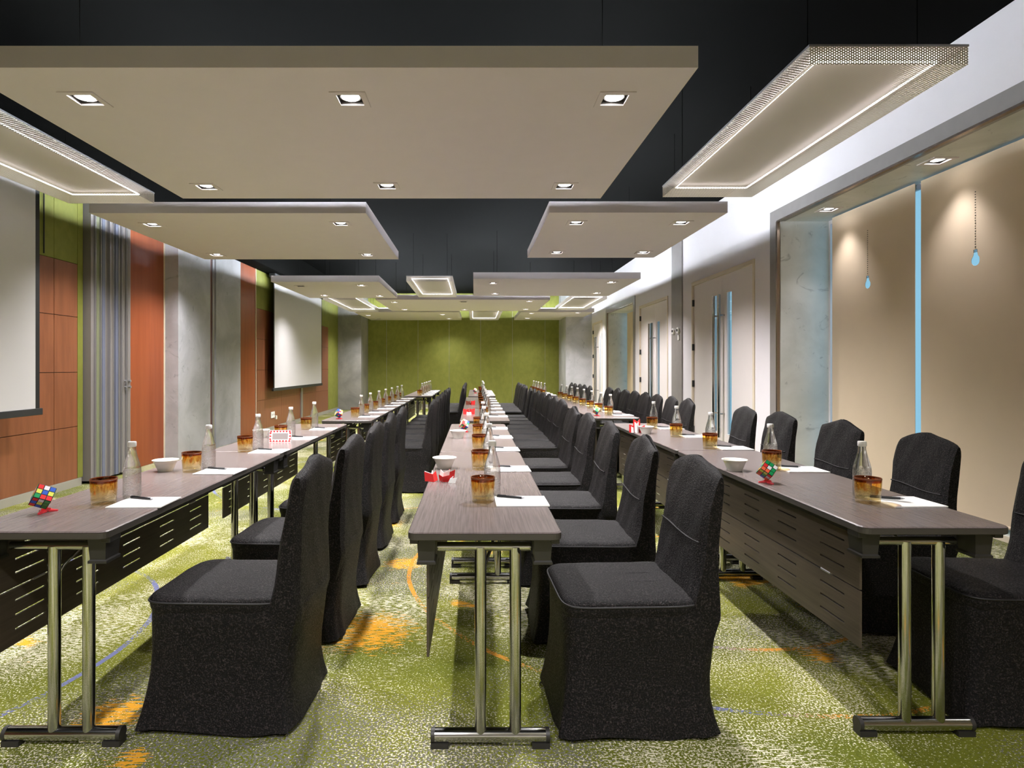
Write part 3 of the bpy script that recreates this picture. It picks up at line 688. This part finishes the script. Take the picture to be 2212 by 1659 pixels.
# ================================================================ covered chair
def sup(cx, ax, hw, p, n, f=None):
    out = []
    for i in range(n):
        a = 2 * PI * (i + 0.5) / n; c, s = math.cos(a), math.sin(a)
        x = ax * math.copysign(abs(c) ** (2 / p), c); y = hw * math.copysign(abs(s) ** (2 / p), s)
        k = f(a, c, s) if f else 1.0
        out.append((cx + x * k, y * k))
    return out
def make_chair(seed):
    rnd = random.Random(seed); ph = [rnd.uniform(0, 6.28) for _ in range(5)]
    t = place('banquet_chair', None); t.empty_display_size = 0.1
    n = 96; rings = []
    for z, xf, xb, hw in ((0.004,-.278,.272,.236),(0.03,-.276,.268,.233),(0.07,-.270,.262,.226),(0.13,-.262,.256,.218),(0.20,-.256,.262,.212),(0.28,-.253,.274,.211),(0.36,-.254,.284,.213),(0.425,-.254,.290,.214),(0.44,-.245,.284,.208)):
        q = max(0.0, 1 - z / 0.30)
        def fold(a, c, s):
            w = 0.020 * math.sin(5*a + ph[0]) + 0.016 * math.sin(9*a + ph[1]) + 0.010 * math.sin(14*a + ph[2])
            return 1 + q ** 1.5 * (w * 0.8 + 0.055 * (abs(2*c*s)) ** 3) + 0.004 * math.sin(7*a + ph[3] + z*9)
        hem = 0.006 * (1 + math.sin(5 * 0 + ph[4]))
        ring = sup((xf + xb) / 2, (xb - xf) / 2, hw, 7, n, fold)
        rings.append([(x, y, z + (0.010 * (1 + math.sin(4*math.atan2(y, x) + ph[4])) * max(0, 1 - z/0.05))) for x, y in ring])
    MB().rings(rings, cap0=False).build('skirt', M['fabric'], t, True)
    n = 72; rings = []
    for z, d in ((0.405, 0.004), (0.425, -0.002), (0.445, -0.004), (0.458, 0.002), (0.466, 0.016), (0.470, 0.05), (0.473, 0.11), (0.474, 0.17)):
        xf, xb, hw = -.256 + d, .225 - d*0.3, .216 - d
        rings.append([(x, y, z + 0.002*math.sin(30*x + ph[1])*math.sin(26*y)) for x, y in sup((xf+xb)/2, (xb-xf)/2, hw, 7, n)])
    MB().rings(rings).build('seat', M['fabric'], t, True)
    MB().tube([(x, y, 0.447) for x, y in sup((-.2605+.22)/2, (.22+.2605)/2, .2205, 7, 48)], 0.0035, 6, True).build('piping', M['seam'], t, True)
    # backrest: front and back skins joined in one closed surface, camel-back top
    nu, rings = 15, []
    def lerp(tab, z):
        for (a, p), (b, q) in zip(tab, tab[1:]):
            if z <= b: return p + (q - p) * max(0, (z - a) / (b - a))
        return tab[-1][1]
    XFt = ((.28,.165),(.40,.170),(.46,.178),(.52,.196),(.62,.210),(.75,.228),(.90,.258))
    THt = ((.28,.090),(.40,.116),(.46,.104),(.52,.084),(.62,.070),(.75,.060),(.90,.050))
    HWt = ((.28,.200),(.38,.208),(.42,.215),(.50,.212),(.62,.207),(.75,.210),(.90,.206))
    def ztop(u): return 0.872 + 0.052 * (1 - abs(u) ** 1.3) + 0.004*math.sin(5*u + ph[2])
    lv = [0.0, .06, .13, .2, .28, .36, .45, .54, .63, .72, .80, .88, .94, .975, 1.0, 1.012]
    for v in lv:
        ring = []; us = [-1 + 2*i/(nu-1) for i in range(nu)]
        for side in (0, 1):
            for u in (us if side == 0 else us[::-1]):
                z = 0.28 + (ztop(u) - 0.28) * min(v, 1.0); hw = lerp(HWt, z); th = lerp(THt, z); xf = lerp(XFt, z)
                e = min(1.0, (1 - abs(u)) / 0.10); rd = 0.012 * (1 - e) ** 2                # rounded side edges
                k = 1.0 if v < 0.93 else max(0.16, math.sqrt(max(0, 1 - ((v - 0.93) / 0.085) ** 2)))
                bul = 0.012 * (1 - u*u) * math.sin(min(1, v) * PI) + 0.0035*math.sin(9*u + ph[0] + 14*v)
                mid = xf + th / 2
                x = mid - (th/2 - rd) * k - bul if side == 0 else mid + (th/2 - rd) * k + bul * 0.4
                y = u * hw * (1 - 0.02 * (1 - k))
                ring.append((x, y, z + (0.004 if v > 1 else 0)))
        rings.append(ring)
    MB().rings(rings, cap0=False).build('backrest', M['fabric'], t, True)
    zs = 0.655; pts = []
    for i in range(9):
        u = -0.88 + 1.76 * i / 8; vv = (zs - 0.28) / (ztop(u) - 0.28)
        pts.append((lerp(XFt, zs) - 0.012*(1-u*u)*math.sin(vv*PI) - 0.0015, u*lerp(HWt, zs), zs + 0.006*math.sin(3*u)))
    MB().tube(pts, 0.003, 6).build('seam', M['seam'], t, True)
    return t
CH = [make_chair(s) for s in (3, 11, 23)]; used = [False] * 3

# ================================================================ table settings
def proto(name): o = place(name, None); o.empty_display_size = 0.02; return o
bt = proto('water_bottle')
MB().lathe([(0, 0.002), (0.024, 0.0), (0.031, 0.004), (0.0325, 0.012), (0.0325, 0.105), (0.031, 0.118), (0.0265, 0.138), (0.020, 0.160), (0.0155, 0.178), (0.0135, 0.195), (0.0135, 0.207), (0, 0.207)], 28).build('bottle_body', M['bottle'], bt, True)
MB().lathe([(0.0138, 0.200), (0.0158, 0.202), (0.0158, 0.217), (0.0145, 0.220), (0, 0.220)], 20).build('bottle_cap', M['cap'], bt, True)
tb = proto('amber_tumbler')
MB().lathe([(0, 0.0), (0.038, 0.0), (0.0415, 0.004), (0.0445, 0.05), (0.046, 0.092), (0.0455, 0.095), (0.0435, 0.093), (0.0415, 0.05), (0.039, 0.016), (0, 0.013)], 28).build('tumbler_body', M['amber'], tb, True)
MB().lathe([(0.0452, 0.0885), (0.0468, 0.091), (0.0462, 0.0958), (0.0440, 0.0958), (0.0434, 0.0915)], 28).build('rim_band', plain('amber_rim', (120, 62, 28), 0.12, spec=0.8), tb, True)
np_ = proto('notepad')
MB().box(-0.098, 0.098, -0.085, 0.085, 0.0, 0.004).build('paper_block', M['paper'], np_)
MB().box(-0.0975, 0.0975, -0.0845, 0.0845, -0.0004, 0.0012).build('backing_card', M['greycard'], np_)
pn = proto('pen')
MB().cyl((-0.055, 0, 0.0045), (0.045, 0, 0.0045), 0.0045, n=10).build('barrel', M['pen'], pn, True)
MB().cyl((0.045, 0, 0.0045), (0.060, 0, 0.0045), 0.0040, 0.0008, n=10).build('tip', M['alu'], pn, True)
MB().box(-0.052, -0.018, -0.0012, 0.0012, 0.0088, 0.0104).build('clip', M['pen'], pn)
bw = proto('bowl')
MB().lathe([(0, 0.006), (0.026, 0.006), (0.030, 0.0), (0.034, 0.0), (0.036, 0.006), (0.048, 0.034), (0.0555, 0.049), (0.061, 0.052), (0.061, 0.055), (0.054, 0.0535), (0.044, 0.036), (0.032, 0.012), (0, 0.010)], 36).build('bowl_body', M['ceramic'], bw, True)
pr_used = set()
def put(p, loc, rz, label, cat, group):
    if p.name not in pr_used: pr_used.add(p.name); o = p
    else: o = copy_tree(p)
    o.location = loc; o.rotation_euler = (0, 0, rz); return tag(o, label, cat, group)

ZT = 0.742
ti = 0
for row, groups in ROWS.items():
    ci = si = tbi = 0; rr = row + ' row'
    for gi, (xc, y0, lens, seats, chairs) in enumerate(groups):
        y = y0
        for L in lens:
            t = get_table(L); t.location = (xc, y + L / 2, 0)
            tag(t, 'dark wood folding table with slotted panel, %s from the camera in the %s' % (ORD[tbi], rr), 'table', 'folding tables of the ' + rr)
            y += L + 0.015; tbi += 1
        for d in chairs:
            k = ti % 3; ti += 1
            c = CH[k] if not used[k] else copy_tree(CH[k]); used[k] = True
            near = gi == 0
            c.location = (xc + TW + (0.270 if near else 0.29) + random.uniform(-.004, .010), d, 0)
            c.rotation_euler = (0, 0, math.radians(random.uniform(-2.5, 2.5)))
            tag(c, 'black velvet covered chair, %s from the camera in the %s' % (ORD[ci], rr), 'chair', 'covered chairs along the ' + rr); ci += 1
        for d in seats:
            j = lambda a: random.uniform(-a, a)
            o = ORD[si]; g = ' of the ' + rr; si += 1
            put(tb, (xc + 0.0 + j(.004), d + j(.01), ZT), j(3), 'amber tumbler with dark rim, %s from the camera in the %s' % (o, rr), 'glass', 'tumblers' + g)
            put(bt, (xc + 0.042 + j(.004), d + 0.100 + j(.006), ZT), j(3), 'clear water bottle with white cap, %s from the camera in the %s' % (o, rr), 'bottle', 'bottles' + g)
            put(np_, (xc + 0.145, d + j(.004), ZT + 0.0005), j(.03), 'blank white notepad, %s from the camera in the %s' % (o, rr), 'notepad', 'notepads' + g)
            put(pn, (xc + 0.108, d + 0.050, ZT + 0.0045), math.radians(-20 + j(6)), 'black pen lying on the %s notepad from the camera, %s' % (o, rr), 'pen', 'pens' + g)

BG = 'white bowls on the tables'
for x, y, l in ((-1.527, 3.02, 'white bowl beside the orange wall panel, left row'), (-1.56, 4.47, 'white bowl behind the third bottle of the left row'),
                (-0.152, 3.10, 'nearest white bowl of the middle row, behind the red cards'), (-0.118, 4.42, 'farther white bowl of the middle row, before the puzzle cube'),
                (1.290, 3.03, 'nearest white bowl of the right row, left of the puzzle cube'), (1.325, 4.72, 'white bowl beside the red card stack, right row')):
    put(bw, (x, y, ZT), 0, l, 'bowl', BG)

# ---- puzzle cubes on red stands
SM = {k: MB().box(-0.0078, 0.0078, -0.0006, 0.0, -0.0078, 0.0078).mesh('sticker', m) for k, m in STK.items()}
CB = MB().box(-0.0283, 0.0283, -0.0283, 0.0283, -0.0283, 0.0283).mesh('cube_body', M['scrblack'], bevel=0.002)
CLT = dict(r='red', o='orange', b='blue', g='green', y='yellow', w='white')
def cube(x, y, faces, tilt, roll, yaw, label, slabel):
    st = thing('cube_stand', slabel, 'stand', (x, y, ZT), random.uniform(0, 1.5), 'red stands for the puzzle cubes')
    MB().lathe([(0, 0.004), (0.012, 0.004), (0.016, 0.012), (0.0145, 0.012), (0.010, 0.006), (0, 0.006)], 16).build('cup', M['redacr'], st, True)
    for i in range(3):
        a = 2 * PI * i / 3; c, s = math.cos(a), math.sin(a); m = MB()
        w0, w1 = 0.010, 0.005
        P = lambda r, w, z: (r*c - w*s, r*s + w*c, z)
        m.add([P(.008,-w0,0.002),P(.008,w0,0.002),P(.036,w1,0),P(.036,-w1,0),P(.008,-w0,.010),P(.008,w0,.010),P(.036,w1,.004),P(.036,-w1,.004)],
              [(0,3,2,1),(4,5,6,7),(0,1,5,4),(1,2,6,5),(2,3,7,6),(3,0,4,7)])
        m.build('prong', M['redacr'], st)
    yaw += math.atan2(-x, y)                                      # turned to face down the aisle
    R = Matrix.Rotation(yaw, 3, 'Z') @ Matrix.Rotation(roll, 3, 'Y') @ Matrix.Rotation(-tilt, 3, 'X')
    low = min((R @ Vector((a, b, c)) * 0.0283).z for a in (-1,1) for b in (-1,1) for c in (-1,1))
    lc = min((R @ Vector((a, b, c)) * 0.0283 for a in (-1,1) for b in (-1,1) for c in (-1,1)), key=lambda v: v.z)
    t = thing('puzzle_cube', label, 'puzzle cube', (x - lc.x, y - lc.y, ZT + 0.0085 - low), 0, 'colourful puzzle cubes'); t.rotation_euler = R.to_euler()
    place('cube_body', CB, t)
    fr = [Matrix.Identity(3), Matrix.Rotation(PI/2, 3, 'X'), Matrix.Rotation(PI/2, 3, 'Z'), Matrix.Rotation(-PI/2, 3, 'Z'), Matrix.Rotation(-PI/2, 3, 'X'), Matrix.Rotation(PI, 3, 'Z')]
    for fi, Q in enumerate(fr):
        txt = faces[fi] if fi < len(faces) else ''.join(random.choice('robgyw') for _ in range(9))
        for r in range(3):
            for c in range(3):
                p = Q @ Vector(((c-1)*0.0183, -0.0284, (1-r)*0.0183))
                place('sticker', SM[CLT[txt[r*3+c]]], t, p, Q.to_euler())
rd = math.radians
cube(-1.515, 2.16, ['rwbybygrr', 'rwgbygrbg'], rd(40), rd(24), 0.0, 'scrambled puzzle cube on red stand at the near end of the left row', 'red stand under the cube nearest the left frame edge')
cube(1.294, 2.70, ['ggwrwgoog', 'yyrrgwobo'], rd(38), rd(34), 0.0, 'green and orange puzzle cube on the right row beside the bowl', 'red stand under the right row cube beside the bowl')
cube(-0.075, 4.84, ['wwbrwgrow', 'grbyrgwbo'], rd(40), rd(28), 0.2, 'puzzle cube on the middle row beside the farther bowl', 'red stand under the middle row puzzle cube')
cube(1.288, 6.42, ['yywygywgg', 'ogbgrboyg'], rd(40), rd(30), -0.2, 'yellow and green puzzle cube at the front of the second right tables', 'red stand under the yellow and green puzzle cube')
cube(-1.335, 6.05, ['bwybrwrwy', 'bbrbrbggb'], rd(40), rd(24), 0.3, 'puzzle cube at the front of the second left tables', 'red stand under the second left tables puzzle cube')
cube(0.02, 12.0, ['wwywowrwy', 'brgoywbrg'], rd(40), rd(24), 0.1, 'pale puzzle cube on the farthest middle tables', 'red stand under the farthest puzzle cube')

# ---- red and white card toys
def card_toy(x, y, cards, label):
    t = thing('card_toy', label, 'card toy', (x, y, ZT), group='red and white card toys')
    for (px, py, a, spread, w, h, lean, col) in cards:
        m = MB(); th = 0.0012
        for s in (-1, 1):                                         # two leaves meeting at an upright fold
            d = Vector((math.cos(a + s*spread), math.sin(a + s*spread), 0)); nrm = Vector((-d.y, d.x, 0)) * s
            o = Vector((px, py, 0.001)); up = Vector((math.cos(a)*lean, math.sin(a)*lean, 1)).normalized()
            q = [o, o + d*w, o + d*w*0.9 + up*h, o + up*h*0.8]
            m.add([p - nrm*th*0.5 for p in q] + [p + nrm*th*0.5 for p in q], [(0,1,2,3),(7,6,5,4),(0,4,5,1),(1,5,6,2),(2,6,7,3),(3,7,4,0)])
        m.build('folded_card', M[col], t)
    return t
card_toy(-0.150, 2.72, [(-0.030, 0.0, 2.0, 0.75, 0.045, 0.045, 0.55, 'red'), (-0.032, 0.004, 2.1, 0.65, 0.036, 0.050, 0.62, 'paper'), (0.012, -0.004, 1.2, 0.9, 0.038, 0.034, -0.4, 'red'), (0.010, 0.008, 1.3, 0.8, 0.035, 0.050, 0.2, 'paper'), (0.034, -0.02, 0.4, 0.8, 0.034, 0.026, 0.5, 'paper'), (0.028, 0.02, 0.9, 0.7, 0.03, 0.05, 0.3, 'red')], 'red and white folded cards nearest on the middle row')
card_toy(-0.06, 6.62, [(-0.012, 0, 2.2, 0.9, 0.05, 0.062, 0.2, 'red'), (0.012, 0, 0.9, 0.9, 0.05, 0.066, 0.2, 'red'), (0.0, -0.02, 1.57, 1.1, 0.03, 0.03, 0.5, 'paper')], 'red folded card at the front of the second middle tables')
card_toy(-0.055, 8.3, [(-0.012, 0, 2.2, 0.9, 0.05, 0.055, 0.2, 'brown'), (0.012, 0, 0.9, 0.9, 0.05, 0.06, 0.2, 'red')], 'dark red folded card farther along the middle row')
card_toy(1.262, 4.76, [(-0.02, 0, 2.0, 0.8, 0.036, 0.065, 0.1, 'red'), (0.008, 0.004, 1.5, 0.8, 0.04, 0.105, 0.05, 'red'), (0.004, -0.006, 1.57, 0.9, 0.022, 0.085, 0.1, 'paper'), (0.034, -0.004, 1.0, 0.8, 0.034, 0.06, 0.1, 'red'), (-0.024, -0.006, 2.0, 0.9, 0.018, 0.05, 0.1, 'paper')], 'tall red and white card stack on the right row')
# patterned tent card on the left row
tc = thing('tent_card', 'red and white patterned tent card between glasses of the left row', 'card', (-1.325, 4.16, ZT), rd(4))
pl = MB().box(-0.073, 0.073, -0.0012, 0.0012, 0.0, 0.083).build('front_board', M['paper'], tc); pl.rotation_euler = (rd(-14), 0, 0)
bk = MB().box(-0.073, 0.073, -0.0012, 0.0012, 0.0, 0.083).build('rear_board', M['paper'], tc, loc=(0, 0.040, 0)); bk.rotation_euler = (rd(14), 0, 0)
MB().box(-0.052, 0.052, -0.0022, -0.0012, 0.020, 0.062).build('grey_window', M['greycard'], pl)
for i in range(7):
    x = -0.0625 + i * 0.0208
    for z, s in ((0.003, 1), (0.080, -1)):
        MB().add([(x-0.0095, -0.0019, z), (x+0.0095, -0.0019, z), (x, -0.0019, z + s*0.015), (x-0.0095, -0.0012, z), (x+0.0095, -0.0012, z), (x, -0.0012, z + s*0.015)], [(0,1,2),(5,4,3),(0,3,4,1),(1,4,5,2),(2,5,3,0)]).build('red_triangle', M['red'], pl)
for i in range(3):
    z = 0.022 + i * 0.02
    for x, s in ((-0.071, 1), (0.071, -1)):
        MB().add([(x, -0.0019, z-0.009), (x, -0.0019, z+0.009), (x + s*0.015, -0.0019, z), (x, -0.0012, z-0.009), (x, -0.0012, z+0.009), (x + s*0.015, -0.0012, z)], [(0,1,2),(5,4,3),(0,3,4,1),(1,4,5,2),(2,5,3,0)]).build('red_triangle', M['red'], pl)
